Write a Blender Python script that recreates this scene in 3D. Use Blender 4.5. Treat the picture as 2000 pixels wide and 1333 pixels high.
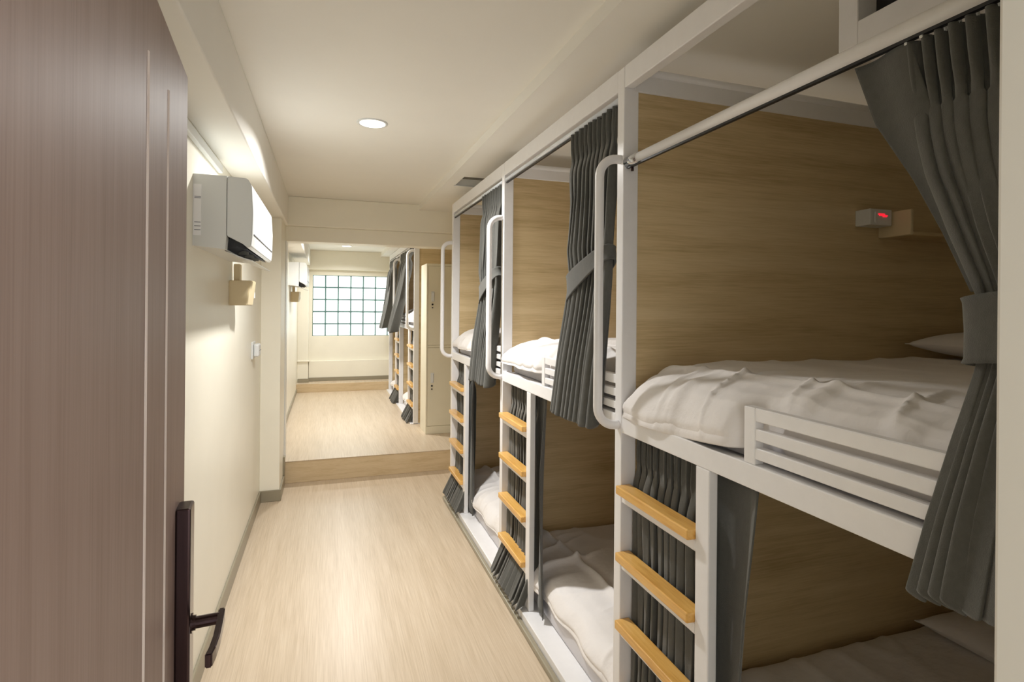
import bpy, bmesh, math, random
import numpy as np
from mathutils import Vector, Matrix

# ------------------------------------------------------------------ clear
for o in list(bpy.data.objects): bpy.data.objects.remove(o, do_unlink=True)
SC = bpy.context.scene
COL = SC.collection
rad = math.radians

# ------------------------------------------------------------------ camera
F_PX, YAW, ROLL, PPY, EYE = 1076.76, rad(18.516), rad(0.505), 598.7, 1.57
cd = bpy.data.cameras.new('camera'); cam = bpy.data.objects.new('camera', cd); COL.objects.link(cam)
cd.sensor_fit = 'HORIZONTAL'; cd.sensor_width = 36.0
cd.lens = F_PX * 36.0 / 2000.0
cd.shift_y = -(666.5 - PPY) / 2000.0
cd.clip_start = 0.02; cd.clip_end = 100
r_ = Vector((math.cos(YAW), -math.sin(YAW), 0)); f_ = Vector((math.sin(YAW), math.cos(YAW), 0)); u_ = Vector((0, 0, 1))
r2 = r_ * math.cos(ROLL) + u_ * math.sin(ROLL); u2 = u_ * math.cos(ROLL) - r_ * math.sin(ROLL)
M = Matrix((r2, u2, -f_)).transposed().to_4x4(); M.translation = (0, 0, EYE)
cam.matrix_world = M
SC.camera = cam

# ------------------------------------------------------------------ world, exposure
SC.view_settings.view_transform = 'Standard'; SC.view_settings.look = 'None'
SC.view_settings.gamma = 1.0; SC.view_settings.use_curve_mapping = False
SC.view_settings.exposure = 0.12
w = bpy.data.worlds.new('world'); SC.world = w; w.use_nodes = True
w.node_tree.nodes['Background'].inputs[0].default_value = (0.965, 0.985, 1.0, 1)
w.node_tree.nodes['Background'].inputs[1].default_value = 2.3
SC.cycles.max_bounces = 12; SC.cycles.diffuse_bounces = 8
LAMP_W = 34.0        # power of one ceiling downlight
WINDOW_E = 1.0       # daylight in the glass blocks


# ------------------------------------------------------------------ helpers
def link(o): COL.objects.link(o); return o

ORG = {}

def thing(name, label, cat, loc, group=None):
    o = link(bpy.data.objects.new(name, None)); o.location = loc; o.empty_display_size = 0.1
    o['label'] = label; o['category'] = cat
    if group: o['group'] = group
    ORG[o.name] = Vector(loc)
    return o

def origin(p):
    while p.parent: p = p.parent
    return ORG.get(p.name, Vector((0, 0, 0)))

def obj(name, bm, mat, parent=None, smooth=False, label=None):
    me = bpy.data.meshes.new(name)
    if parent is not None: bmesh.ops.translate(bm, verts=bm.verts, vec=-origin(parent))
    bm.to_mesh(me); bm.free()
    if smooth:
        for p in me.polygons: p.use_smooth = True
    o = link(bpy.data.objects.new(name, me))
    if mat: me.materials.append(mat)
    if parent is not None: o.parent = parent
    if label: o['label'] = label
    return o

def tag(o, label, cat, group=None):
    o['label'] = label; o['category'] = cat
    if group: o['group'] = group
    return o

def struct(name, bm, mat, smooth=False, parent=None):
    o = obj(name, bm, mat, parent, smooth)
    if parent is None: o['kind'] = 'structure'
    return o

def box(bm, x0, x1, y0, y1, z0, z1, bev=0.0, seg=1):
    vs = [bm.verts.new((x, y, z)) for x in (x0, x1) for y in (y0, y1) for z in (z0, z1)]
    fs = [(0, 1, 3, 2), (4, 6, 7, 5), (0, 4, 5, 1), (2, 3, 7, 6), (0, 2, 6, 4), (1, 5, 7, 3)]
    faces = [bm.faces.new([vs[i] for i in f]) for f in fs]
    if bev > 0:
        es = set(e for f in faces for e in f.edges)
        bmesh.ops.bevel(bm, geom=list(es), offset=bev, segments=seg, profile=0.5, affect='EDGES', clamp_overlap=True)
    return bm

def bx(*a, **k): return box(bmesh.new(), *a, **k)

def tube(bm, pts, r, n=12, caps=True):
    pts = [Vector(p) for p in pts]
    ref = None; rings = []
    for i, p in enumerate(pts):
        t = (pts[min(i + 1, len(pts) - 1)] - pts[max(i - 1, 0)]).normalized()
        if ref is None:
            ref = t.orthogonal().normalized()
        ref = (ref - t * ref.dot(t)).normalized(); b = t.cross(ref)
        rr = r[i] if isinstance(r, (list, tuple)) else r
        rings.append([bm.verts.new(p + (ref * math.cos(a) + b * math.sin(a)) * rr) for a in [2 * math.pi * k / n for k in range(n)]])
    for a, b in zip(rings, rings[1:]):
        for k in range(n): bm.faces.new((a[k], a[(k + 1) % n], b[(k + 1) % n], b[k]))
    if caps:
        bm.faces.new(rings[0][::-1]); bm.faces.new(rings[-1])
    return bm

def arc(c, r, a0, a1, n, plane='xz'):
    out = []
    for i in range(n + 1):
        a = a0 + (a1 - a0) * i / n
        if plane == 'xz': out.append((c[0] + r * math.cos(a), c[1], c[2] + r * math.sin(a)))
        else: out.append((c[0] + r * math.cos(a), c[1] + r * math.sin(a), c[2]))
    return out

def disc(bm, c, r, z0, z1, n=32):
    a = [bm.verts.new((c[0] + r * math.cos(2 * math.pi * k / n), c[1] + r * math.sin(2 * math.pi * k / n), z0)) for k in range(n)]
    b = [bm.verts.new((c[0] + r * math.cos(2 * math.pi * k / n), c[1] + r * math.sin(2 * math.pi * k / n), z1)) for k in range(n)]
    for k in range(n): bm.faces.new((a[k], a[(k + 1) % n], b[(k + 1) % n], b[k]))
    bm.faces.new(a[::-1]); bm.faces.new(b)
    return bm

def grid(bm, P):
    ny, nx = P.shape[:2]
    V = [[bm.verts.new(P[j, i]) for i in range(nx)] for j in range(ny)]
    for j in range(ny - 1):
        for i in range(nx - 1):
            bm.faces.new((V[j][i], V[j][i + 1], V[j + 1][i + 1], V[j + 1][i]))
    return V

def prism(bm, prof, axis, a, b):
    """extrude a closed 2D profile along axis ('x': profile is (y,z); 'y': (x,z))"""
    def P(q, t): return (t, q[0], q[1]) if axis == 'x' else ((q[0], t, q[1]) if axis == 'y' else (q[0], q[1], t))
    A = [bm.verts.new(P(q, a)) for q in prof]; B = [bm.verts.new(P(q, b)) for q in prof]
    n = len(prof)
    for k in range(n): bm.faces.new((A[k], A[(k + 1) % n], B[(k + 1) % n], B[k]))
    bm.faces.new(A[::-1]); bm.faces.new(B)
    bmesh.ops.recalc_face_normals(bm, faces=bm.faces)
    return bm

# ------------------------------------------------------------------ materials
def srgb(r, g, b):
    f = lambda c: (c / 255 / 12.92) if c <= 10 else ((c / 255 + 0.055) / 1.055) ** 2.4
    return (f(r), f(g), f(b), 1)

def mat(name, col, rough=0.5, metal=0.0, noise=0.0, nscale=(8, 8, 8), bump=0.0, bscale=(60, 60, 60), spec=0.5, sheen=0.0, emit=None, coat=0.0, col2=None, bdist=0.002):
    m = bpy.data.materials.new(name); m.use_nodes = True
    nt = m.node_tree; b = nt.nodes['Principled BSDF']
    b.inputs['Base Color'].default_value = col; b.inputs['Roughness'].default_value = rough
    b.inputs['Metallic'].default_value = metal; b.inputs['Specular IOR Level'].default_value = spec
    b.inputs['Coat Weight'].default_value = coat
    if sheen: b.inputs['Sheen Weight'].default_value = sheen
    if emit:
        b.inputs['Emission Color'].default_value = emit[0]; b.inputs['Emission Strength'].default_value = emit[1]
    tc = nt.nodes.new('ShaderNodeTexCoord')
    if noise > 0 or col2:
        mp = nt.nodes.new('ShaderNodeMapping'); mp.inputs['Scale'].default_value = nscale
        nz = nt.nodes.new('ShaderNodeTexNoise'); nz.inputs['Scale'].default_value = 1.0; nz.inputs['Detail'].default_value = 6; nz.inputs['Roughness'].default_value = 0.62
        nt.links.new(tc.outputs['Object'], mp.inputs[0]); nt.links.new(mp.outputs[0], nz.inputs['Vector'])
        cr = nt.nodes.new('ShaderNodeValToRGB')
        c2 = col2 or tuple(min(1, c * (1 - noise)) for c in col[:3]) + (1,)
        cr.color_ramp.elements[0].position = 0.35; cr.color_ramp.elements[0].color = c2
        cr.color_ramp.elements[1].position = 0.65; cr.color_ramp.elements[1].color = col
        nt.links.new(nz.outputs['Fac'], cr.inputs[0]); nt.links.new(cr.outputs[0], b.inputs['Base Color'])
    if bump > 0:
        mp2 = nt.nodes.new('ShaderNodeMapping'); mp2.inputs['Scale'].default_value = bscale
        n2 = nt.nodes.new('ShaderNodeTexNoise'); n2.inputs['Scale'].default_value = 1.0; n2.inputs['Detail'].default_value = 4
        bp = nt.nodes.new('ShaderNodeBump'); bp.inputs['Strength'].default_value = bump; bp.inputs['Distance'].default_value = bdist
        nt.links.new(tc.outputs['Object'], mp2.inputs[0]); nt.links.new(mp2.outputs[0], n2.inputs['Vector'])
        nt.links.new(n2.outputs['Fac'], bp.inputs['Height']); nt.links.new(bp.outputs[0], b.inputs['Normal'])
    return m

WALL = mat('wall_paint', srgb(240, 236, 221), 0.38, noise=0.04, nscale=(2, 2, 2), bump=0.25, bscale=(7, 7, 7))
CEIL = mat('ceiling_paint', srgb(237, 235, 228), 0.55, noise=0.03, nscale=(1.5, 1.5, 1.5), bump=0.1, bscale=(15, 15, 15))
BASEB = mat('baseboard_vinyl', srgb(146, 138, 118), 0.35)
WHITE = mat('white_steel', srgb(234, 233, 234), 0.3, noise=0.03, nscale=(20, 20, 20))
PLAST = mat('white_plastic', srgb(214, 216, 215), 0.35)
CREAMP = mat('cream_plastic', srgb(214, 198, 162), 0.45)
CHROME = mat('chrome', srgb(210, 212, 218), 0.12, metal=1.0)
ALU = mat('anodised_rail', srgb(226, 231, 238), 0.25, coat=0.4)
BLACK = mat('black_plastic', srgb(22, 22, 26), 0.4)
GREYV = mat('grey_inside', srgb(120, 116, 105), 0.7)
CURT = mat('grey_curtain_fabric', srgb(88, 88, 84), 0.85, noise=0.12, nscale=(90, 90, 60), bump=0.5, bscale=(500, 500, 500), sheen=0.25, spec=0.2)
SHEET = mat('white_bedding', srgb(232, 228, 226), 0.8, noise=0.03, nscale=(4, 4, 4), bump=0.6, bscale=(14, 22, 22), sheen=0.1, spec=0.2, bdist=0.008)
MATTR = mat('grey_white_mattress', srgb(214, 212, 216), 0.85, bump=0.3, bscale=(120, 120, 120))
LOCK = mat('locker_steel', srgb(226, 220, 198), 0.35, noise=0.02)
BRONZE = mat('black_bronze', srgb(66, 50, 50), 0.22, metal=0.85, noise=0.25, nscale=(200, 200, 6))
PAPER = mat('paper_label', srgb(238, 238, 240), 0.6)
INK = mat('label_ink', srgb(120, 122, 130), 0.7)
LED = mat('red_led', srgb(255, 40, 50), 0.5, emit=(srgb(255, 40, 60), 0.8))
DIFF = mat('lamp_diffuser', srgb(255, 252, 240), 0.5, emit=(srgb(255, 250, 236), 7.0))

def wood_mat(name, ramp, stretch, rough, fine=(1, 1, 1), bumps=0.15, bands=None, mixf=0.35, coat=0.0):
    """ramp: colours; stretch: object-space scale of the grain (small along the grain)"""
    m = bpy.data.materials.new(name); m.use_nodes = True
    nt = m.node_tree; b = nt.nodes['Principled BSDF']; b.inputs['Roughness'].default_value = rough; b.inputs['Coat Weight'].default_value = coat
    tc = nt.nodes.new('ShaderNodeTexCoord')
    def nz(scale, det, dist=0.0, ro=0.6):
        mp = nt.nodes.new('ShaderNodeMapping'); mp.inputs['Scale'].default_value = scale
        n = nt.nodes.new('ShaderNodeTexNoise'); n.inputs['Scale'].default_value = 1; n.inputs['Detail'].default_value = det
        n.inputs['Distortion'].default_value = dist; n.inputs['Roughness'].default_value = ro
        nt.links.new(tc.outputs['Object'], mp.inputs[0]); nt.links.new(mp.outputs[0], n.inputs['Vector']); return n
    a = nz(stretch, 5, 0.4); f = nz(fine, 3)
    mx = nt.nodes.new('ShaderNodeMix'); mx.inputs[0].default_value = mixf
    nt.links.new(a.outputs['Fac'], mx.inputs[2]); nt.links.new(f.outputs['Fac'], mx.inputs[3])
    cr = nt.nodes.new('ShaderNodeValToRGB')
    el = cr.color_ramp.elements
    el[0].position = 0.32; el[0].color = ramp[0]; el[1].position = 0.68; el[1].color = ramp[-1]
    for i, c in enumerate(ramp[1:-1]):
        e = el.new(0.32 + 0.36 * (i + 1) / (len(ramp) - 1)); e.color = c
    nt.links.new(mx.outputs[0], cr.inputs[0]); nt.links.new(cr.outputs[0], b.inputs['Base Color'])
    bp = nt.nodes.new('ShaderNodeBump'); bp.inputs['Strength'].default_value = bumps; bp.inputs['Distance'].default_value = 0.001
    nt.links.new(f.outputs['Fac'], bp.inputs['Height']); nt.links.new(bp.outputs[0], b.inputs['Normal'])
    return m

FLOORM = wood_mat('floor_vinyl', [srgb(182, 163, 137), srgb(199, 181, 157), srgb(212, 196, 174)], (14, 0.8, 1), 0.33, (170, 3.5, 1), 0.08, mixf=0.6)
RISER = wood_mat('riser_vinyl', [srgb(190, 165, 126), srgb(206, 184, 148), srgb(213, 192, 158)], (3, 1, 30), 0.4, (20, 1, 220), 0.08)
PANEL = wood_mat('oak_laminate', [srgb(178, 154, 112), srgb(207, 184, 142), srgb(220, 199, 160)], (0.8, 1, 11), 0.42, (7, 1, 190), 0.12, mixf=0.35)
TREAD = wood_mat('varnished_tread_wood', [srgb(196, 140, 62), srgb(222, 172, 92), srgb(232, 188, 112)], (30, 3, 30), 0.28, (160, 9, 160), 0.1, coat=0.3)
DOORM = wood_mat('brown_door_veneer', [srgb(124, 102, 93), srgb(137, 115, 106), srgb(144, 123, 114)], (40, 40, 1.2), 0.5, (260, 260, 5), 0.06, mixf=0.5, coat=0.0)
DOORM.node_tree.nodes['Principled BSDF'].inputs['Specular IOR Level'].default_value = 0.4
DOORG = mat('door_groove_highlight', srgb(214, 198, 188), 0.3, coat=0.3)  # pale colour painted as the highlight along the door grooves

gm = bpy.data.materials.new('glass_block'); gm.use_nodes = True
gb = gm.node_tree.nodes['Principled BSDF']
gb.inputs['Base Color'].default_value = srgb(225, 238, 235); gb.inputs['Roughness'].default_value = 0.12
gb.inputs['Emission Color'].default_value = srgb(244, 252, 252); gb.inputs['Emission Strength'].default_value = WINDOW_E
GROUT = mat('window_grout', srgb(70, 95, 90), 0.6)

# ================================================================== ROOM
X0, PZ = 0.955, 0.06          # bunk front plane and plinth top
WL, WR = -0.50, 3.00
YW = 0.33                     # inner face of the entrance wall
YH, YE = 5.20, 9.55           # header, end wall
ZC, ZC2, ZF2 = 2.52, 2.45, 0.19
HY1 = 5.42

struct('floor', bx(WL - .1, WR + .1, -1.2, YH, -0.08, 0.0), FLOORM)
b = bmesh.new(); box(b, WL - .1, WR + .1, YH + .012, YE + .2, -0.08, ZF2)
up = struct('floor_raised', b, FLOORM)
struct('trim_1', bx(WL - .1, WR, YH - .002, YH + .012, 0.0, ZF2 - .004, bev=.002), RISER)
struct('trim_2', bx(WL - .1, WR, YH - .006, YH + .03, ZF2 - .004, ZF2 + .003, bev=.002), FLOORM)
FS = 9.20
struct('floor_platform', bx(-.46, WR, FS + .01, YE, ZF2, 0.325), FLOORM)
struct('trim_3', bx(-.46, WR, FS, FS + .012, ZF2, 0.322, bev=.002), RISER)

# ceilings
struct('ceiling', bx(WL - .1, WR + .1, -1.2, HY1, ZC, ZC + .1), CEIL)
struct('ceiling_raised_room', bx(-.5, WR + .1, HY1, YE + .2, ZC2, ZC2 + .1), CEIL)
# soffit over the bunks with a square access recess
sz = 2.468; hx0, hx1, hy0, hy1 = .895, 1.12, 3.74, 4.02
b = bmesh.new()
box(b, .81, hx0, YW, YH, sz, ZC); box(b, hx1, WR, YW, YH, sz, ZC)
box(b, hx0, hx1, YW, hy0, sz, ZC); box(b, hx0, hx1, hy1, YH, sz, ZC)
struct('ceiling_soffit_right', b, CEIL)
struct('trim_4', bx(hx0 - .012, hx1, hy1 - .008, hy1 + .006, sz - .006, sz, bev=.002), PLAST)
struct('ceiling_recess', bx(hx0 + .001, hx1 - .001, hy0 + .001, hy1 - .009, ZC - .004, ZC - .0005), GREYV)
b = bmesh.new(); box(b, .84, 1.3, 6.3, YE, 2.38, ZC2)
struct('ceiling_soffit_raised_room', b, CEIL)
# transverse beam above the first bunk
struct('ceiling_beam_near', bx(1.0, WR, YW, 1.05, 2.405, sz), CEIL)
# left beams
struct('ceiling_beam_left', bx(WL, -.33, YW, YH, 2.26, ZC, bev=.006, seg=3), CEIL)
struct('ceiling_beam_left_raised_room', bx(-.46, -.265, HY1, YE, 2.2, ZC2, bev=.006, seg=3), CEIL)
# walls
struct('wall_left', bx(WL - .1, WL, -1.2, YH + .3, 0, ZC), WALL)
struct('wall_left_raised_room', bx(WL - .1, -.45, HY1, YE + .2, ZF2, ZC2), WALL)
struct('wall_right', bx(WR, WR + .1, -1.2, YE + .2, 0, ZC), WALL)
struct('wall_pilaster_left', bx(WL, -.352, 4.765, HY1, 0, 2.26, bev=.004, seg=2), WALL)
# header across the step
b = bmesh.new(); box(b, -.40, WR, YH, HY1, 2.262, ZC, bev=.006, seg=2); struct('wall_header', b, WALL)
b = bmesh.new(); box(b, -.40, WR, YH + .035, HY1, 2.13, 2.262, bev=.004, seg=2); struct('wall_header_lower', b, WALL)
# entrance wall around the door opening
b = bmesh.new()
box(b, WL, -.225, YW - .1, YW, 0, ZC); box(b, .72, WR, YW - .1, YW, 0, ZC); box(b, -.225, .72, YW - .1, YW, 2.06, ZC)
struct('wall_entrance', b, WALL)
b = bmesh.new()
box(b, .652, .735, YW - .115, .38, 0, 2.10, bev=.004, seg=2)
struct('trim_5', b, mat('door_jamb_paint', srgb(206, 202, 194), 0.4))
struct('trim_6', bx(-.235, .735, YW - .11, .345, 2.03, 2.10, bev=.003), PLAST)
struct('trim_7', bx(-.26, -.222, YW - .11, .345, 0, 2.03, bev=.003), PLAST)
# end wall round the glass block window
WX0, WX1, WZ0, WZ1 = -.23, 1.17, 1.055, 2.055
b = bmesh.new()
box(b, -.5, WX0, YE, YE + .12, ZF2, ZC2); box(b, WX1, WR, YE, YE + .12, ZF2, ZC2)
box(b, WX0, WX1, YE, YE + .12, ZF2, WZ0); box(b, WX0, WX1, YE, YE + .12, WZ1, ZC2)
struct('wall_end', b, WALL)
struct('ceiling_beam_end', bx(-.3, WR, YE - .10, YE, 2.14, ZC2, bev=.004), WALL)
struct('wall_end_dado', bx(-.28, WR, YE - .05, YE, .325, .655, bev=.004), WALL)
struct('wall_pilaster_end', bx(-.45, -.285, YE - .16, YE, .325, 2.2, bev=.006, seg=2), WALL)
struct('trim_8', bx(-.45, -.262, YE - .18, YE - .045, .655, .675, bev=.003), WALL)
# baseboards
struct('baseboard_left', bx(WL, WL + .014, YW, 4.766, 0, .09, bev=.003), BASEB)
struct('baseboard_pilaster_front', bx(WL + .014, -.338, 4.751, 4.765, 0, .09, bev=.003), BASEB)
struct('baseboard_pilaster_side', bx(-.352, -.338, 4.765, YH - .003, 0, .09, bev=.003), BASEB)
struct('baseboard_step_end', bx(-.352, -.337, 5.13, YH - .004, .09, ZF2 + .06, bev=.003), BASEB)
struct('baseboard_raised_left', bx(-.45, -.438, HY1, FS, ZF2, ZF2 + .06, bev=.003), BASEB)
struct('baseboard_end', bx(-.285, WR, YE - .064, YE - .05, .325, .385, bev=.003), BASEB)
struct('baseboard_end_pilaster', bx(-.438, -.272, YE - .174, YE - .16, .325, .385, bev=.003), BASEB)
# strip at the foot of the bunk row
struct('trim_9', bx(.898, .922, YW, 4.415, 0, .028, bev=.006, seg=2), BASEB)
# slim cable trunking above the air conditioner
tr = obj('cable_trunking', bx(WL, WL + .02, .9, 2.95, 2.195, 2.235, bev=.003), PLAST)
tag(tr, 'slim white cable trunking along the top of the side wall above air conditioner', 'trunking')
struct('trim_10', bx(-.352, -.346, YH + .02, HY1, ZF2, 2.13), PLAST)

# window: glass blocks one by one
win = struct('window_1', bx(WX0, WX1, YE + .045, YE + .10, WZ0, WZ1), GROUT)
gb_me = None
for j in range(5):
    for i in range(7):
        if gb_me is None:
            b = bx(-.0895, .0895, -.03, .03, -.0895, .0895, bev=.006, seg=2); o = obj('glass_block', b, gm); gb_me = o.data
        else:
            o = link(bpy.data.objects.new('glass_block', gb_me))
        o.location = (WX0 + .1 + i * .2, YE + .045, WZ0 + .1 + j * .2); o.parent = win

# ================================================================== DOOR (open, in the left foreground)
DA = rad(4.6)
HINGE = Vector((-.191, .352, 0))
dl = .866
def door_space(bm):
    # local: x = outward (+X side face at 0), y = along the leaf, z up
    bmesh.ops.rotate(bm, verts=bm.verts, cent=(0, 0, 0), matrix=Matrix.Rotation(DA, 3, 'Z'))
    bmesh.ops.translate(bm, verts=bm.verts, vec=HINGE)
    return bm
DT = 2.008
b = bmesh.new()
box(b, -.040, -.006, 0, dl, .008, DT)
g = [dl - .355, dl - .206]
e = .0045
ys = [0, g[0] - e, g[0] + e, g[1] - e, g[1] + e, dl]
for a0, a1 in ((ys[0], ys[1]), (ys[2], ys[3]), (ys[4], ys[5])):
    box(b, -.0062, 0, a0, a1, .10, 1.91)
box(b, -.0062, 0, 0, dl, 1.91, DT); box(b, -.0062, 0, 0, dl, .008, .10)
door = struct('door_1', door_space(b), DOORM)
for gy in g:
    b = bmesh.new()
    prism(b, [(-.006, gy - e + .0008), (.0006, gy - e + .0008), (.0022, gy), (.0006, gy + e - .0008), (-.006, gy + e - .0008)], 'z', .10, 1.91)
    obj('groove_highlight', door_space(b), DOORG, door)  # added strip whose light tone stands in for the groove's glint
# lock plate and lever
lp = dl - .103
b = bmesh.new(); box(b, -.001, .024, lp, lp + .052, .862, 1.203, bev=.004, seg=2)
plate = obj('lock_plate', door_space(b), BRONZE, door, label='dark bronze lock plate')
b = bmesh.new()
tube(b, [(.022, lp + .026, .985), (.026, lp + .026, .985)], .017, 20)
tube(b, [(.026, lp + .026, .985), (.031, lp + .026, .985)], .013, 20)
tube(b, [(.030, lp + .026, .985), (.074, lp + .026, .985)], .0105, 16)
obj('lever_neck', door_space(b), BRONZE, plate, smooth=False)
b = bmesh.new()
pts = [(lp + .040, .072, .012), (lp + .0, .072, .0115), (lp - .05, .071, .011), (lp - .085, .068, .0115), (lp - .108, .064, .012)]
prev = None
for (yy, xx, hh) in pts:
    ring = [b.verts.new((xx - .0055, yy, .985 - hh)), b.verts.new((xx + .0055, yy, .985 - hh)), b.verts.new((xx + .0055, yy, .985 + hh)), b.verts.new((xx - .0055, yy, .985 + hh))]
    if prev:
        for k in range(4): b.faces.new((prev[k], prev[(k + 1) % 4], ring[(k + 1) % 4], ring[k]))
    else: b.faces.new(ring[::-1])
    prev = ring
b.faces.new(prev)
bmesh.ops.recalc_face_normals(b, faces=b.faces)
bmesh.ops.bevel(b, geom=list(b.edges), offset=.002, segments=2, affect='EDGES', clamp_overlap=True)
obj('lever', door_space(b), BRONZE, plate)

# ================================================================== BEDDING AND CURTAINS
rng = np.random.RandomState(7)

def sstep(a, b, t): t = np.clip((t - a) / (b - a), 0, 1); return t * t * (3 - 2 * t)

class Noise2:
    def __init__(s, seed, n=14, f0=2.0, f1=16.0, ax=1.0, ay=1.0):
        r = np.random.RandomState(seed)
        s.fr = f0 * (f1 / f0) ** r.rand(n); a = r.rand(n) * 2 * np.pi
        s.kx = s.fr * np.cos(a) * ax; s.ky = s.fr * np.sin(a) * ay; s.ph = r.rand(n) * 6.28; s.am = 1 / s.fr ** .9
        s.am /= s.am.sum()
    def __call__(s, x, y):
        v = 0
        for kx, ky, p, a in zip(s.kx, s.ky, s.ph, s.am): v = v + a * np.sin(kx * x + ky * y + p)
        return v

def ridged(v, k=1.0): return 1 - np.abs(np.clip(v * k, -1, 1))

def duvet(name, label, y0, y1, xhem, zhem, ztop, xback, seed, parent=None, folds=1.0, slump=0.0, group=None, nx=180, ny=170, guard=None, rise=0.0):
    """puffed quilt: rises from its hem at the foot (xhem), lies over the bed to xback"""
    n1, n2 = Noise2(seed, 16, 3, 22), Noise2(seed + 1, 12, 2, 7)
    nf = Noise2(seed + 2, 12, 14, 75, ax=.22, ay=1.0)
    W = y1 - y0; yc = (y0 + y1) / 2
    prof = np.array([(0, 0), (-.004, .02), (.012, .07), (.035, .115), (.075, .150), (.14, .176), (.24, .19), (.40, .194), (.7, .19), (1.2, .185), (xback - xhem, .17)])
    H = ztop - zhem
    prof[:, 1] *= H / .19
    seg = np.r_[0, np.cumsum(np.hypot(*np.diff(prof, axis=0).T))]
    tt = np.r_[np.linspace(0, .45, int(nx * .55), endpoint=False), np.linspace(.45, seg[-1], int(nx * .45))]
    px = np.interp(tt, seg, prof[:, 0]); pz = np.interp(tt, seg, prof[:, 1])
    # smooth the polyline
    for _ in range(4):
        px[1:-1] = (px[:-2] + 2 * px[1:-1] + px[2:]) / 4; pz[1:-1] = (pz[:-2] + 2 * pz[1:-1] + pz[2:]) / 4
    v = np.linspace(0, 1, ny)
    T, V = np.meshgrid(tt, v); PX = np.tile(px, (ny, 1)); PZ_ = np.tile(pz, (ny, 1))
    Y = y0 + V * W
    edge = np.minimum(Y - y0, y1 - Y)
    er = np.sqrt(np.clip(1 - (1 - np.clip(edge / .10, 0, 1)) ** 2, 0, 1))
    lowz = min(H * .62, .085)
    Z = zhem + PZ_ * 1.0 - (1 - er) * lowz * sstep(0.02, .15, T)
    X = xhem + PX
    hem = 1 - sstep(0, .22, T)
    wave = n2(Y * 1.6, 0 * Y + 3.1) * .05
    X = X + hem * (wave + .012 * np.sin(Y * 21 + seed)) * .7
    Z = Z + hem * n2(Y * 2.2 + 5, 0 * Y) * .05 + hem * rise * sstep(y1 - .08, y1 - .62, -(-Y)) if not rise else Z + hem * n2(Y * 2.2 + 5, 0 * Y) * .03 + hem * rise * (1 - sstep(y1 - .60, y1 - .06, Y))
    if guard:
        gin = sstep(guard[0] - .07, guard[0] + .0, Y) * (1 - sstep(guard[1] + .0, guard[1] + .07, Y))
        X = X + .052 * gin * (1 - sstep(.06, .26, T))
    # crease fan near the foot, running across the edge
    yw = Y + .12 * T * np.sin(Y * 6 + seed) + .05 * n2(X * 3, Y * 3)
    cr = ridged(nf(X, yw) * 2.7) ** 3
    amt = sstep(.0, .08, T) * (1 - sstep(.28, .55, T))
    amod = .5 + .9 * sstep(-.5, .6, n2(Y * 3.3, Y * 0 + 9) * 3)
    Z = Z + folds * .014 * cr * amt * amod
    X = X - folds * .006 * cr * hem * amod * (1 - sstep(0, .03, -(T - .03)))
    # seam ridge lying along the bed foot, wandering
    rx = .24 + .05 * np.sin(Y * 3.1 + seed) + .03 * n2(Y * 4, Y * 0)
    d = (T - rx)
    Z = Z + folds * (.012 * np.exp(-(d / .018) ** 2) - .007 * np.exp(-((d - .05) / .03) ** 2)) * sstep(.05, .3, V)
    # broad soft wrinkles
    Z = Z + .018 * n1(X, Y) * sstep(.02, .2, T) * er + .02 * n2(X, Y) * er
    w2 = ridged(Noise2(seed + 5, 8, 9, 26, ax=1.0, ay=.35)(X, Y) * 3.2) ** 3
    Z = Z + folds * .007 * w2 * sstep(.25, .5, T) * er
    if slump: Z = Z - slump * sstep(.3, 1.5, T)
    P = np.stack([X, Y, Z], -1)
    bm = bmesh.new(); V1 = grid(bm, P)
    # underside + rim
    Q = P.copy(); Q[..., 2] = np.maximum(P[..., 2] - .028, zhem - .012 + 0 * Q[..., 2]); Q[..., 2] = np.minimum(Q[..., 2], P[..., 2] - .008)
    Q[:, 0, 0] += .012
    V2 = grid(bm, Q)
    ny_, nx_ = P.shape[:2]
    for i in range(nx_ - 1):
        bm.faces.new((V1[0][i + 1], V1[0][i], V2[0][i], V2[0][i + 1])); bm.faces.new((V1[-1][i], V1[-1][i + 1], V2[-1][i + 1], V2[-1][i]))
    for j in range(ny_ - 1):
        bm.faces.new((V1[j][0], V1[j + 1][0], V2[j + 1][0], V2[j][0])); bm.faces.new((V1[j + 1][-1], V1[j][-1], V2[j][-1], V2[j + 1][-1]))
    bmesh.ops.recalc_face_normals(bm, faces=bm.faces)
    o = obj(name, bm, SHEET, None, smooth=True); tag(o, label, 'duvet', group)
    return o

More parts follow.
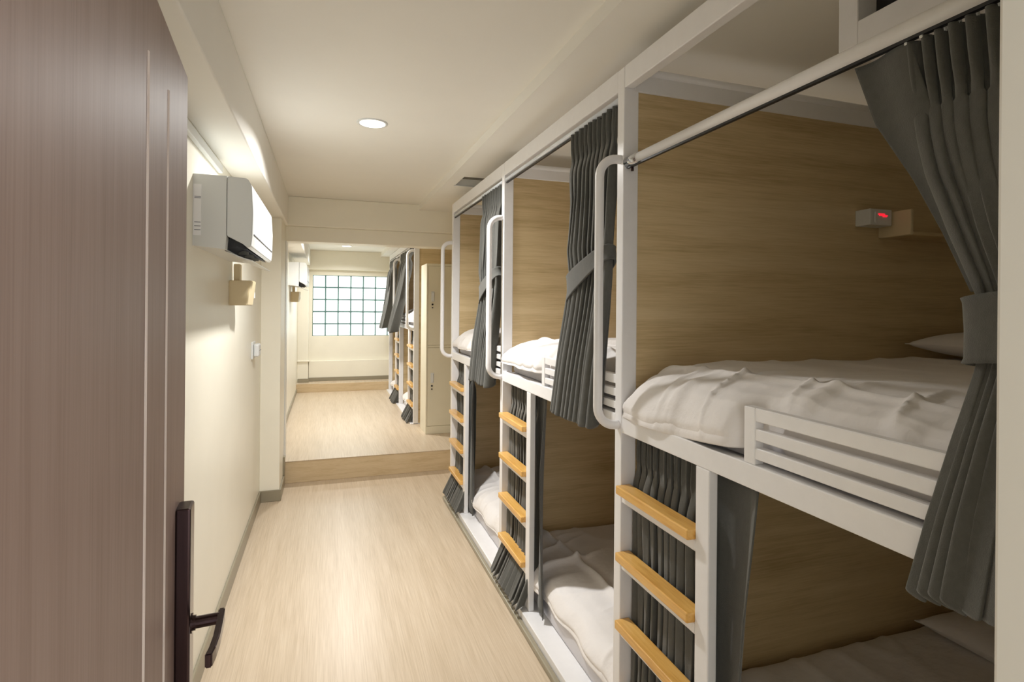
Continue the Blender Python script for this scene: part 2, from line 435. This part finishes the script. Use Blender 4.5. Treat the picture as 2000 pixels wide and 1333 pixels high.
def pillow(label, cx, cy, z, sx, sy, h, seed, tilt=0.0, group=None):
    n = 36; s = np.linspace(-1, 1, n); U, V = np.meshgrid(s, s)
    nz = Noise2(seed, 10, 3, 9)
    k = (np.clip(1 - np.abs(U) ** 3.2, 0, 1) * np.clip(1 - np.abs(V) ** 3.2, 0, 1)) ** .55
    pin = 1 - .10 * (1 - np.abs(V) ** 2) * np.abs(U) ** 4; pin2 = 1 - .10 * (1 - np.abs(U) ** 2) * np.abs(V) ** 4
    X = cx + U * pin * sx / 2; Y = cy + V * pin2 * sy / 2
    wr = .010 * nz(U * 1.5, V * 1.5)
    Zt = z + h * .45 + (h * .5) * k + wr * k + tilt * (X - cx); Zb = z + h * .45 - (h * .45) * k + tilt * (X - cx) * k
    bm = bmesh.new(); A = grid(bm, np.stack([X, Y, Zt + .002], -1)); B = grid(bm, np.stack([X, Y, Zb - .002], -1))
    for i in range(n - 1):
        for (j, fl) in ((0, 1), (n - 1, 0)):
            bm.faces.new((A[j][i], A[j][i + 1], B[j][i + 1], B[j][i])); bm.faces.new((A[i][j], A[i + 1][j], B[i + 1][j], B[i][j]))
    bmesh.ops.recalc_face_normals(bm, faces=bm.faces)
    o = obj('pillow', bm, SHEET, None, smooth=True); tag(o, label, 'pillow', group)
    return o

def mattress(label, x0, x1, y0, y1, z0, z1, group=None):
    o = obj('mattress', bx(x0, x1, y0, y1, z0, z1, bev=.02, seg=3), MATTR, None, smooth=False); tag(o, label, 'mattress', group)
    for p in o.data.polygons: p.use_smooth = True
    return o

def curtain_mesh(rows, npl, seed, nu=220, nv=110, x0=X0, heading=.12, sub=3, sharp=1.0, flare=None, hemwave=.01, lean=0.0):
    """rows: list of (z, yA, yB, xoff, amp): a hanging cloth with npl pleats between yA and yB at each height"""
    rows = sorted(rows, key=lambda r: -r[0])
    R_ = np.array(rows); zt, zb = R_[0, 0], R_[-1, 0]
    zz = np.linspace(zt, zb, nv)
    def ip(c):
        a = np.interp(-zz, -R_[:, 0], R_[:, c])
        for _ in range(3): a[1:-1] = (a[:-2] + 2 * a[1:-1] + a[2:]) / 4
        return a
    yA, yB, xo, am = ip(1), ip(2), ip(3), ip(4)
    r = np.random.RandomState(seed)
    wts = r.uniform(.75, 1.3, npl); cw = np.r_[0, np.cumsum(wts)] / wts.sum()
    s = np.linspace(0, 1, nu)
    ph = np.interp(s, cw, np.arange(npl + 1))            # pleat phase
    S, Zg = np.meshgrid(s, zz); PH = np.tile(ph, (nv, 1))
    amp_i = r.uniform(.75, 1.2, npl + 1)[np.minimum(np.floor(PH).astype(int), npl)]
    depth = (zt - Zg)
    # phase drifts slowly with height
    dr = .10 * np.sin(Zg * 3.0 + PH * .9 + seed) * np.clip(depth / .5, 0, 1)
    main = np.cos(2 * np.pi * (PH + dr)); main = np.sign(main) * np.abs(main) ** .85
    fine = np.cos(2 * np.pi * (PH * sub)) * .35
    hz = heading
    if hz > 0:
        pinch = np.exp(-((depth - hz) / (hz * .28)) ** 2)
        head = 1 - sstep(hz * .7, hz * 1.15, depth)
        shape = head * (main * .45 + fine) + (1 - head) * main
        k = (1 - .62 * pinch) * (1 + .25 * np.exp(-((depth - hz * 2.0) / hz) ** 2))
    else:
        shape = main; k = 1.0; pinch = 0
    A = np.tile(am[:, None], (1, nu)) * amp_i
    # second harmonic for natural asymmetry
    sec = .28 * np.sin(2 * np.pi * (PH * 2 + .3 * np.sin(Zg * 2.2 + seed))) * np.clip(depth / .3, 0, 1)
    X = x0 + np.tile(xo[:, None], (1, nu)) + A * k * (shape + sec)
    Y = np.tile(yA[:, None], (1, nu)) + S * np.tile((yB - yA)[:, None], (1, nu))
    Y = Y + A * .45 * np.sin(4 * np.pi * (PH + dr)) * (1 - .5 * (depth < hz))
    Z = Zg + hemwave * np.cos(2 * np.pi * PH + .5) * sstep(zb + .25, zb, Zg) + lean * (S - .5) * sstep(zt - .1, zb, Zg)
    bm = bmesh.new(); grid(bm, np.stack([X, Y, Z], -1))
    return bm, (np.stack([X, Y, Z], -1))

def curtain(label, rows, npl, seed, tie=None, group=None, **kw):
    zt = max(r[0] for r in rows); ymid = (rows[0][1] + rows[0][2]) / 2
    t = thing('curtain', label, 'curtain', (kw.get('x0', X0), ymid, zt), group)
    bm, P = curtain_mesh(rows, npl, seed, **kw)
    c = obj('cloth', bm, CURT, t, smooth=True)
    md = c.modifiers.new('thick', 'SOLIDIFY'); md.thickness = .0035; md.offset = 0
    if tie:
        z0, hgt, yc, hw, xc, hd, tilt = tie
        bm = bmesh.new(); n = 64; rr = []
        for j, f in enumerate((-.5, -.42, 0, .42, .5)):
            ring = []
            for i in range(n):
                a = 2 * math.pi * i / n
                ex = math.copysign(abs(math.cos(a)) ** .7, math.cos(a)); ey = math.copysign(abs(math.sin(a)) ** .7, math.sin(a))
                g_ = 1.0 + (.03 if abs(f) > .45 else 0) + .02 * math.sin(3 * a + f * 4)
                y = yc + hw * ex * g_; x = xc + hd * ey * g_
                z = z0 + f * hgt * (1 + (.32 * (y - yc) / hw if tilt > .2 else 0)) + tilt * (yc - y) - .15 * hgt * ey * 0.3
                ring.append(bm.verts.new((x, y, z)))
            rr.append(ring)
        for a_, b_ in zip(rr, rr[1:]):
            for i in range(n): bm.faces.new((a_[i], a_[(i + 1) % n], b_[(i + 1) % n], b_[i]))
        bmesh.ops.recalc_face_normals(bm, faces=bm.faces)
        tb = obj('tie_band', bm, CURT, t, smooth=True)
        md = tb.modifiers.new('thick', 'SOLIDIFY'); md.thickness = .005; md.offset = 1
    return t, P

HOOK = None
def hooks(t, P, npl, every, z_up):
    """small white gliders between the rail and the curtain head"""
    nu = P.shape[1]
    for k in range(npl):
        i = int((k + .5) / npl * (nu - 1)); p = P[0, i]
        bm = bmesh.new()
        box(bm, p[0] - .004, p[0] + .004, p[1] - .003, p[1] + .003, p[2] - .004, p[2] + z_up, bev=.001)
        obj('hook', bm, PLAST, t)

# ================================================================== BUNKS
def loop_handle(root, y, zb, front=X0):
    x1 = front + .004; xo = front - .079; r = .065; z0, z1 = zb + 1.165, zb + 2.08
    pts = [(x1, y, z1)] + arc((xo + r, y, z1 - r), r, math.pi / 2, math.pi, 8) + arc((xo + r, y, z0 + r), r, math.pi, 1.5 * math.pi, 8) + [(x1, y, z0)]
    b = bmesh.new(); tube(b, pts, .0155, 14)
    obj('grab_handle', b, WHITE, root, smooth=True)

def bunk(label, yn, yf, zb, rod, far_row=False, near_post=False, ztop=None, rodz=None):
    """one two-tier unit: near post's far face at yn, far post's near face at yf; zb lifts the whole"""
    root = thing('bunk_bed', label, 'bunk bed', (X0, (yn + yf) / 2, zb), 'white two-tier bunk units in a row')
    PT = .045
    ztop = ztop or zb + 2.395
    L = lambda z: zb + z
    xb = WR - .02
    def part(n, bm, m=WHITE, sm=False): return obj(n, bm, m, root, sm)
    yp = yf
    part('post', bx(X0, X0 + .057, yp, yp + PT, L(PZ), ztop - .002, bev=.003, seg=2))
    if near_post: part('post', bx(X0, X0 + .057, yn - PT, yn, L(PZ), ztop - .002, bev=.003, seg=2))
    # partition of oak laminate with its steel head
    if far_row:
        part('end_panel', bx(X0 + .0575, xb, yp + .012, yp + .032, L(PZ), ztop - .09), PANEL)
        if near_post: part('end_panel', bx(X0 + .0575, xb, yn - PT + .012, yn - PT + .032, L(PZ), ztop - .02), PANEL)
    else:
        part('end_panel', bx(X0 + .0575, xb, yp + .004, yp + .030, L(PZ), L(2.312)), PANEL)
        part('end_rail', bx(X0 + .04, xb, yp - .002, yp + .034, L(2.312), L(2.375), bev=.003))
        b = bmesh.new(); tube(b, [(X0 + .04, yp + .004, L(2.383)), (xb, yp + .004, L(2.383))], .015, 12); part('end_tube', b, WHITE, True)
    part('top_rail', bx(X0 + .001, X0 + .036, yn + .0005, yp - .0005, ztop - .075, ztop, bev=.003, seg=2))
    part('middle_rail', bx(X0 + .001, X0 + .030, yn + .0005, yp - .0005, L(1.141), L(1.200), bev=.003, seg=2))
    part('bed_base', bx(X0 + .031, xb, yn + .002, yp - .002, L(1.165), L(1.190)))
    part('plinth', bx(X0 - .032, xb, yn - PT if near_post else yn + .001, yp + PT - .001, zb + .001, L(PZ) + (.012 if far_row else 0), bev=.003, seg=2))
    # ladder
    if far_row: ya, yb_ = yn, yn + .40; yl0, yl1 = yn + .40, yn + .456
    else: ya, yb_ = yp - .40, yp; yl0, yl1 = yp - .456, yp - .40
    lad = obj('ladder', bx(X0 + .001, X0 + .029, yl0, yl1, L(PZ), L(1.141), bev=.003, seg=2), WHITE, root)
    for z in (.965, .738, .508, .280):
        obj('rung', bx(X0 + .003, X0 + .028, ya + .001, yb_ - .001, L(z - .062), L(z - .029), bev=.003), WHITE, lad)
        obj('tread', bx(X0 - .022, X0 + .034, ya + .003, yb_ - .002, L(z - .029), L(z), bev=.004, seg=2), TREAD, lad)
    # guard rail at the foot of the upper bed
    if far_row: g0, g1 = yp - .70, yp - .002; stub = (g0, g0 + .036)
    else: g0, g1 = yn + .002, yn + .70; stub = (g1 - .036, g1)
    gr = obj('guard_rail', bx(X0 + .002, X0 + .030, stub[0], stub[1], L(1.200), L(1.335), bev=.002), WHITE, root)
    for (a, c) in ((1.303, 1.335), (1.258, 1.286), (1.214, 1.241)):
        if far_row: obj('slat', bx(X0 + .004, X0 + .028, stub[1] - .002, g1, L(a), L(c), bev=.002), WHITE, gr)
        else: obj('slat', bx(X0 + .004, X0 + .028, g0, stub[0] + .002, L(a), L(c), bev=.002), WHITE, gr)
    # grab handle on the ladder side post
    loop_handle(root, (yn - PT / 2) if far_row else yp + PT / 2, zb)
    # curtain rods
    rz = rodz if rodz is not None else ztop - .098
    b = bmesh.new(); tube(b, [(X0 + .014, yn + .002, rz), (X0 + .014, yp - .002, rz)], .0165 if rod == 'round' else .011, 16)
    rd = obj('curtain_rod', b, ALU if rod == 'bright' else WHITE, root, smooth=True)
    obj('rod_track', bx(X0 + .009, X0 + .019, yn + .004, yp - .004, rz - .0215, rz - .015), BLACK, rd)
    if rod == 'round':
        b = bmesh.new(); tube(b, [(X0 + .014, yp - .075, rz), (X0 + .014, yp - .003, rz)], .0185, 16)
        obj('rod_sleeve', b, CHROME, rd, smooth=True)
        b = bmesh.new(); tube(b, [(X0 + .016, yp - .03, rz - .035), (X0 + .016, yp - .03, rz - .02)], .005, 8); obj('screw', b, BRONZE, rd)
    return root

Y1, Y2, Y3 = 1.665, 3.010, 4.357
bunk('white steel bunk with oak panel nearest the doorway, bright wide rod above its bed', .385, Y1, 0, 'round', near_post=True, rodz=2.065)
bunk('middle white bunk of the long row, between first and third unit', Y1 + .045, Y2, 0, 'bright')
bunk('third white bunk along the row, ending just before the step and locker', Y2 + .045, Y3, 0, 'bright')
FZ = .13
bunk('white bunk on raised floor right behind the cream locker', 6.465, 7.765, FZ, 'flat', far_row=True, near_post=True, ztop=2.375)
bunk('last white bunk, in the raised room beside the glass block window', 7.81, 9.11, FZ, 'flat', far_row=True, ztop=2.375)

# bedding ------------------------------------------------------------
def bed_set(where, yn, yf, zb, hemz, seed, which):
    L = lambda z: zb + z
    gd = (yf - .70, yf) if zb else (yn - .1, yn + .70)
    mattress('grey white mattress under duvet on the upper %s' % where, X0 + .055, 2.96, yn + .02, yf - .02, L(1.190), L(1.275))
    o = duvet('duvet', which[0], yn + .025, yf - .012, X0 - .004, L(hemz), L(1.385), 2.45, seed, folds=1.0, guard=gd, rise=.05 if yn < .5 else 0.0)
    mattress('grey white mattress on the plinth of the lower %s' % where, X0 + .06, 2.96, yn + .02, yf - .02, L(PZ), L(.165))
    duvet('duvet', which[1], yn + .025, yf - .012, X0 + .035, L(.17), L(.268), 2.95, seed + 20, folds=1.6)

bed_set('first bunk by the doorway', .385, Y1, 0, 1.208, 11, ('puffy white duvet on the upper bed of the first bunk by the doorway', 'shaded white duvet on the lower bed of the first bunk by the doorway'))
bed_set('middle bunk of the row', Y1 + .045, Y2, 0, 1.262, 12, ('white duvet on the upper bed of the middle bunk of the row', 'white duvet with folded back edge on the lower bed of the middle bunk'))
bed_set('third bunk before the step', Y2 + .045, Y3, 0, 1.262, 13, ('white duvet on the upper bed of the third bunk before the step', 'white duvet on the lower bed of the third bunk before the step'))
bed_set('bunk behind the locker', 6.465, 7.765, FZ, 1.25, 14, ('white duvet on the upper bed of the bunk behind the locker', 'white duvet on the lower bed of the bunk behind the locker'))
bed_set('last bunk near the window', 7.81, 9.11, FZ, 1.25, 15, ('white duvet on the upper bed of the last bunk near the window', 'white duvet on the lower bed of the last bunk near the window'))
pillow('white pillow against the oak panel at the head of the first upper bed', 2.60, 1.36, 1.378, .74, .52, .12, 3)
pillow('pillow in deep shade at the head of the first lower bed', 2.62, 1.30, .250, .70, .60, .13, 4)

# curtains -----------------------------------------------------------
t, P = curtain('dark grey pleated curtain tied back beside the doorway, nearest and largest of all',
    [(2.043, .395, .718, .010, .015), (1.92, .395, .700, .008, .017), (1.80, .395, .668, .004, .019), (1.70, .40, .630, .002, .018), (1.60, .405, .590, .002, .013), (1.545, .407, .583, .002, .011),
     (1.49, .405, .590, -.000, .013), (1.38, .40, .615, -.008, .019), (1.25, .395, .645, -.014, .024), (1.125, .39, .670, -.018, .027)],
    12, 5, tie=(1.545, .105, .500, .092, X0 + .004, .034, .10), nu=560, nv=170, heading=.125, x0=X0 + .014, lean=-.05, hemwave=.014)
hooks(t, P, 12, 1, .014)
# flat leading edge of that curtain
bm = bmesh.new()
zz = np.linspace(2.043, 1.60, 50); P1 = np.zeros((50, 24, 3))
for j, z in enumerate(zz):
    k = (2.043 - z) / .443
    ye = np.interp(z, [1.60, 1.70, 1.80, 1.92, 2.043], [.606, .650, .700, .772, .815]); yi = np.interp(z, [1.60, 2.043], [.57, .70])
    s_ = np.linspace(0, 1, 24)
    P1[j, :, 1] = yi + s_ * (ye - yi); P1[j, :, 0] = X0 + .022 + .008 * np.sin(s_ * 5 + z * 2) * (1 - k * .5); P1[j, :, 2] = z
grid(bm, P1)
o = obj('leading_edge', bm, CURT, t, smooth=True); md = o.modifiers.new('thick', 'SOLIDIFY'); md.thickness = .004; md.offset = 0

def tied_curtain(label, yp, seed, spread=.42, npl=10, zt=2.285, zbm=1.135, sgn=1, zb=0.0, flare=-.035, group=None, tw=.35, bw=.46, far=False):
    """curtain gathered beside the post whose inner face is yp; sgn +1: cloth lies on the far side of the post"""
    def row(z, a, b, xo, am):
        return (z + zb, yp + sgn * a if sgn > 0 else yp - b, yp + sgn * b if sgn > 0 else yp - a, xo, am)
    rows = [row(zt, .02, spread, .0, .015), row(zt - .12, .03, spread - .005, -.002, .016), row(2.0, .04, spread - .03, -.004, .018), row(1.80, .05, tw + .05, -.006, .020), row(1.69, .05, tw + .02, -.006, .018),
            row(1.55, .06, tw + .04, -.012, .022), row(1.35, .08, bw - .04, flare * .7, .028), row(zbm, .10, bw, flare, .030)]
    if far: rows = [row(zt, .03, spread, .0, .022), row(1.9, .05, spread * .72, -.02, .034), row(1.55, .07, tw + .10, -.06, .044), row(zbm, .10, bw, flare, .050)]
    ym = yp + sgn * (tw + .07) / 2
    if far: return curtain(label, rows, npl, seed, group=group, heading=.12, nu=240, nv=80, x0=X0 + .012)
    return curtain(label, rows, npl, seed, tie=(1.70 + zb, .085, ym, (tw - .03) / 2 + .008, X0 + .004, .034, .38 * sgn), group=group, heading=.12, nu=300, nv=110, x0=X0 + .012)

tied_curtain('grey curtain tied with a slanting band, beside the grab handle of the middle bunk', Y1 + .045, 21, spread=.41, tw=.36, bw=.47)
tied_curtain('grey curtain tied back on the third bunk, before the step', Y2 + .045, 22, spread=.44, tw=.40, bw=.50, npl=9, zbm=1.09)
tied_curtain('grey curtain bulging into the aisle from the bunk behind the locker', 7.765, 23, spread=1.1, tw=.50, bw=.55, npl=5, sgn=-1, zb=FZ - .03, zt=2.17, zbm=1.12, flare=-.15, far=True)
tied_curtain('grey curtain on the last bunk, hanging in front of the glass blocks', 9.11, 24, spread=.9, tw=.50, bw=.55, npl=5, sgn=-1, zb=FZ - .03, zt=2.17, zbm=1.12, flare=-.14, far=True)

def lower_curtain(label, y0, y1, seed, flap, zb=0.0, npl=10, kick=-.07, hk=True):
    rows = [(1.125 + zb, y0, y1, .0, .017), (1.0 + zb, y0 + .005, y1, .0, .018), (.6 + zb, y0 + .01, y1 - .0, .0, .018), (.28 + zb, y0 + .01, y1, kick * .1, .018), (.075 + zb, y0 + .0, y1 + .02, kick, .024)]
    t, P = curtain(label, rows, npl, seed, heading=.11, nu=260, nv=80, x0=X0 + .058, sub=2)
    if hk: hooks(t, P, npl, 1, .014)
    if flap:
        fa, fb = flap
        bm = bmesh.new(); nv_, nu_ = 40, 30; P1 = np.zeros((nv_, nu_, 3))
        for j in range(nv_):
            z = 1.13 - j / (nv_ - 1) * 1.05; s_ = np.linspace(0, 1, nu_); k = (1.13 - z)
            fold = np.clip((s_ - .72) / .28, 0, 1)
            P1[j, :, 1] = fa + (fb - fa) * s_ * (1 - .30 * min(1, k * 1.1) * (.6 + .4 * math.sin(k * 3 + seed)))
            P1[j, :, 0] = X0 + .052 + .014 * np.sin(s_ * 4 + k * 2.2 + seed) - .035 * fold * (.4 + .6 * min(1, k * 3)); P1[j, :, 2] = zb + z
        grid(bm, P1)
        o = obj('leading_edge', bm, CURT, t, smooth=True); md = o.modifiers.new('thick', 'SOLIDIFY'); md.thickness = .004; md.offset = 0
    return t

lower_curtain('dark grey pleated curtain behind the ladder of the first bunk', 1.23, 1.655, 31, (1.25, 1.068), npl=11)
lower_curtain('grey curtain behind the ladder of the middle bunk', 2.56, 3.0, 32, (2.57, 2.41), npl=10, kick=-.10)
lower_curtain('grey curtain behind the ladder of the third bunk', 3.90, 4.345, 33, (3.92, 3.78), npl=10, kick=-.10)
lower_curtain('short grey curtain behind the ladder of the bunk beside the locker', 6.475, 6.94, 34, None, zb=FZ, npl=8, kick=-.11, hk=False)
lower_curtain('short grey curtain behind the ladder of the last bunk by the window', 7.82, 8.28, 35, None, zb=FZ, npl=8, kick=-.11, hk=False)

# reading box and shelf on the oak panel of the first bunk
t = thing('socket_box', 'small white box with a glowing red display on the oak panel of the first bunk', 'control box', (2.07, 1.66, 1.93))
obj('body', bx(2.014, 2.13, 1.603, 1.669, 1.903, 1.967, bev=.003, seg=2), PLAST, t)
obj('rocker', bx(2.034, 2.044, 1.598, 1.604, 1.912, 1.955, bev=.002), PLAST, t)
b = bmesh.new()
for (a, c, d, e_) in ((2.056, 2.088, 1.9445, 1.9495), (2.062, 2.104, 1.9405, 1.9445), (2.080, 2.100, 1.9365, 1.9405)):
    box(b, a, c, 1.600, 1.604, d, e_)
obj('red_display', b, LED, t)
t = thing('wall_shelf', 'small oak shelf fixed to the panel at the head of the first upper bed', 'shelf', (2.3, 1.66, 1.86))
obj('side_board', bx(2.140, 2.155, 1.535, 1.668, 1.862, 1.962, bev=.002), CREAMP, t)
obj('shelf_board', bx(2.155, 2.62, 1.535, 1.668, 1.862, 1.876, bev=.002), PANEL, t)
obj('side_board', bx(2.62, 2.635, 1.535, 1.668, 1.862, 1.962, bev=.002), CREAMP, t)

# white metal casing hanging above the first bunk
t = thing('cable_tray', 'white boxed casing hung under the ceiling above the first bunk', 'casing', (1.3, .8, 2.2))
obj('end_block', bx(1.20, 1.50, .992, 1.045, 2.206, 2.404, bev=.002), WHITE, t)
obj('side_board', bx(1.20, 1.23, YW + .01, .992, 2.200, 2.262, bev=.002), WHITE, t)
obj('bottom_board', bx(1.23, 1.50, YW + .01, .992, 2.200, 2.215), WHITE, t)
obj('gap_shade_board', bx(1.26, 1.28, YW + .01, .992, 2.216, 2.404), BLACK, t, label='black board standing for the shade in the open gap')  # shade of the gap under the beam, painted as a black board

# ================================================================== AIR CONDITIONERS AND WALL FIXTURES
def aircon(label, y0, y1, z0, xw, sticker):
    t = thing('air_conditioner', label, 'air conditioner', (xw, (y0 + y1) / 2, z0), None)
    xf = xw + .212; H = .295
    prof = [(xw, z0 + .012), (xw + .10, z0), (xw + .155, z0 - .002), (xw + .155, z0 + .05), (xw + .125, z0 + .12), (xw + .125, z0 + H), (xw, z0 + H)]
    b = bmesh.new(); prism(b, [(xw, z0 + .015), (xw + .115, z0 + .004), (xw + .118, z0 + .055), (xw + .118, z0 + H), (xw, z0 + H)], 'y', y0, y1)
    obj('body', b, PLAST, t)
    fp = [(xw + .120, z0 + .058), (xw + .175, z0 + .030), (xw + .196, z0 + .012), (xf - .004, z0 + .020), (xf, z0 + .06), (xf + .002, z0 + .16), (xf - .004, z0 + H - .03), (xf - .020, z0 + H - .004), (xw + .120, z0 + H)]
    b = bmesh.new(); prism(b, fp, 'y', y0, y1)
    bmesh.ops.bevel(b, geom=[e for e in b.edges], offset=.003, segments=2, affect='EDGES', clamp_overlap=True)
    obj('front_panel', b, PLAST, t)
    obj('panel_line', bx(xf + .0005, xf + .0035, y0 + .04, y1 - .02, z0 + .070, z0 + .0725), INK, t)
    # dark outlet
    b = bmesh.new(); prism(b, [(xw + .105, z0 + .002), (xw + .125, z0 + .056), (xw + .172, z0 + .029), (xw + .188, z0 + .010), (xw + .150, z0 + .022)], 'y', y0 + .05, y1 - .05)
    obj('outlet', b, BLACK, t)
    # swinging louvre, open
    b = bmesh.new(); prism(b, [(xw + .112, z0 + .000), (xw + .116, z0 - .004), (xw + .178, z0 - .030), (xw + .205, z0 - .036), (xw + .207, z0 - .033), (xw + .178, z0 - .025)], 'y', y0 + .045, y1 - .045)
    obj('louvre', b, PLAST, t)
    for k in range(1, 4):
        yy = y0 + .05 + (y1 - y0 - .1) * k / 4
        obj('fin', bx(xw + .130, xw + .17, yy, yy + .004, z0 + .004, z0 + .03), GREYV, t)
    if sticker:
        lb = obj('energy_label', bx(xw + .002, xw + .030, y0 - .0015, y0 - .0004, z0 + .055, z0 + .255), PAPER, t, label='white paper label with faint grey rules')
        b = bmesh.new()
        for zz_ in (.205, .20, .105, .090, .075): box(b, xw + .006, xw + .028, y0 - .0022, y0 - .0014, z0 + zz_, z0 + zz_ + .0025)
        obj('printing', b, INK, lb)
    return t

aircon('white split air conditioner mounted high on the side wall by the open door', 2.43, 3.27, 1.782, WL, True)
aircon('second air conditioner, seen through the opening on the raised room wall', 7.2, 8.0, 1.79, -.45, False)

def junction(label, xw, yc, z0):
    t = thing('junction_box', label, 'junction box', (xw, yc, z0))
    b = bmesh.new()
    A = [(xw, yc - .07), (xw + .100, yc - .07), (xw + .112, yc + .07), (xw, yc + .07)]
    lo = [b.verts.new((x if x == xw else x - .010, y, z0)) for x, y in A]; hi = [b.verts.new((x + (.006 if x > xw else 0), y, z0 + .135)) for x, y in A]
    for k in range(4): b.faces.new((lo[k], lo[(k + 1) % 4], hi[(k + 1) % 4], hi[k]))
    b.faces.new(lo[::-1]); b.faces.new(hi); bmesh.ops.recalc_face_normals(b, faces=b.faces)
    bmesh.ops.bevel(b, geom=list(b.edges), offset=.004, segments=2, affect='EDGES', clamp_overlap=True)
    obj('box', b, CREAMP, t)
    obj('pipe_cover', bx(xw + .018, xw + .050, yc - .04, yc + .03, z0 + .134, z0 + .225, bev=.004), CREAMP, t)
    obj('cover_tab', bx(xw + .094, xw + .112, yc + .071, yc + .078, z0 + .04, z0 + .075, bev=.002), PLAST, t)

junction('cream junction box on the wall below the first air conditioner', WL, 3.34, 1.562)
junction('small cream junction box under the air conditioner of the raised room', -.45, 7.7, 1.60)

t = thing('wall_socket', 'white round-cornered wall socket with clear cover near the wall pilaster', 'socket', (WL, 4.28, 1.22))
obj('back_plate', bx(WL, WL + .012, 4.20, 4.35, 1.185, 1.305, bev=.004, seg=2), PLAST, t)
obj('cover', bx(WL + .013, WL + .05, 4.215, 4.335, 1.20, 1.29, bev=.012, seg=3), PLAST, t)
obj('cover_seam', bx(WL + .0505, WL + .052, 4.225, 4.325, 1.243, 1.246), INK, t)

# ================================================================== LOCKER
t = thing('locker', 'tall cream steel locker with two doors standing on the raised floor', 'locker', (1.19, 6.05, ZF2))
lx0, lx1, ly0, ly1, lz1 = 1.007, 1.387, 5.887, 6.25, 2.022
b = bmesh.new(); box(b, lx0, lx1, ly0 + .014, ly1, ZF2, lz1, bev=.003, seg=2)
obj('body', b, LOCK, t)
b = bmesh.new()
box(b, lx0, lx1, ly0, ly0 + .0135, lz1 - .024, lz1, bev=.002); obj('top_lip', b, LOCK, t)
obj('foot_panel', bx(lx0, lx1, ly0, ly0 + .0135, ZF2, ZF2 + .082, bev=.002), LOCK, t)
obj('side_lip', bx(lx0, lx0 + .014, ly0, ly0 + .0135, ZF2 + .083, lz1 - .025, bev=.002), LOCK, t)
obj('side_lip', bx(lx1 - .014, lx1, ly0, ly0 + .0135, ZF2 + .083, lz1 - .025, bev=.002), LOCK, t)
obj('middle_lip', bx(lx0 + .015, lx1 - .015, ly0, ly0 + .0135, 1.118, 1.142, bev=.002), LOCK, t)
for (za, zb_) in ((1.144, lz1 - .026), (ZF2 + .085, 1.116)):
    d = obj('door', bx(lx0 + .016, lx1 - .016, ly0 + .002, ly0 + .0135, za, zb_, bev=.002), LOCK, t)
    zc = za + (zb_ - za) * .55
    h = obj('handle', bx(lx0 + .050, lx0 + .085, ly0 - .004, ly0 + .0018, zc + .0, zc + .11, bev=.002), PLAST, d)
    obj('handle_grip', bx(lx0 + .066, lx0 + .080, ly0 - .014, ly0 - .0045, zc + .012, zc + .095, bev=.003), PLAST, d)
    b = bmesh.new(); tube(b, [(lx0 + .064, ly0 - .006, zc - .03), (lx0 + .064, ly0 + .0018, zc - .03)], .010, 12); obj('lock', b, BLACK, d)
    b = bmesh.new(); tube(b, [(lx0 + .064, ly0 - .005, zc - .065), (lx0 + .064, ly0 + .0018, zc - .065)], .007, 12); obj('key_hole', b, BLACK, d)

# ================================================================== CEILING LAMPS
def downlight(label, x, y, z, r=.068, power=LAMP_W):
    t = thing('downlight', label, 'ceiling lamp', (x, y, z), 'round recessed downlights')
    b = bmesh.new(); n = 40
    A = [(r * 1.16, z), (r * 1.14, z - .004), (r * 1.0, z - .006), (r * .93, z - .002)]
    rings = [[b.verts.new((x + q * math.cos(2 * math.pi * k / n), y + q * math.sin(2 * math.pi * k / n), zz)) for k in range(n)] for q, zz in A]
    for a_, b_ in zip(rings, rings[1:]):
        for k in range(n): b.faces.new((a_[k], a_[(k + 1) % n], b_[(k + 1) % n], b_[k]))
    obj('rim', b, PLAST, t, smooth=True)
    obj('diffuser', disc(bmesh.new(), (x, y), r * .95, z - .004, z - .001), DIFF, t)
    ld = bpy.data.lights.new('lamp_light', 'AREA'); ld.shape = 'DISK'; ld.size = r * 1.8; ld.energy = power; ld.spread = rad(152); ld.color = (1.0, .99, .968)
    lo = link(bpy.data.objects.new('lamp_light', ld)); lo.location = (x, y, z - .008); lo.parent = None
    lo.parent = t; lo.location = (0, 0, -.008)
    return t
downlight('round glowing downlight in the ceiling above the aisle', .215, 2.96, ZC)
downlight('round downlight over the raised floor, beyond the header', .26, 6.55, ZC2, power=LAMP_W * .8)
downlight('small bright downlight seen under the header near the window', .268, 8.60, ZC2, power=LAMP_W * .52)
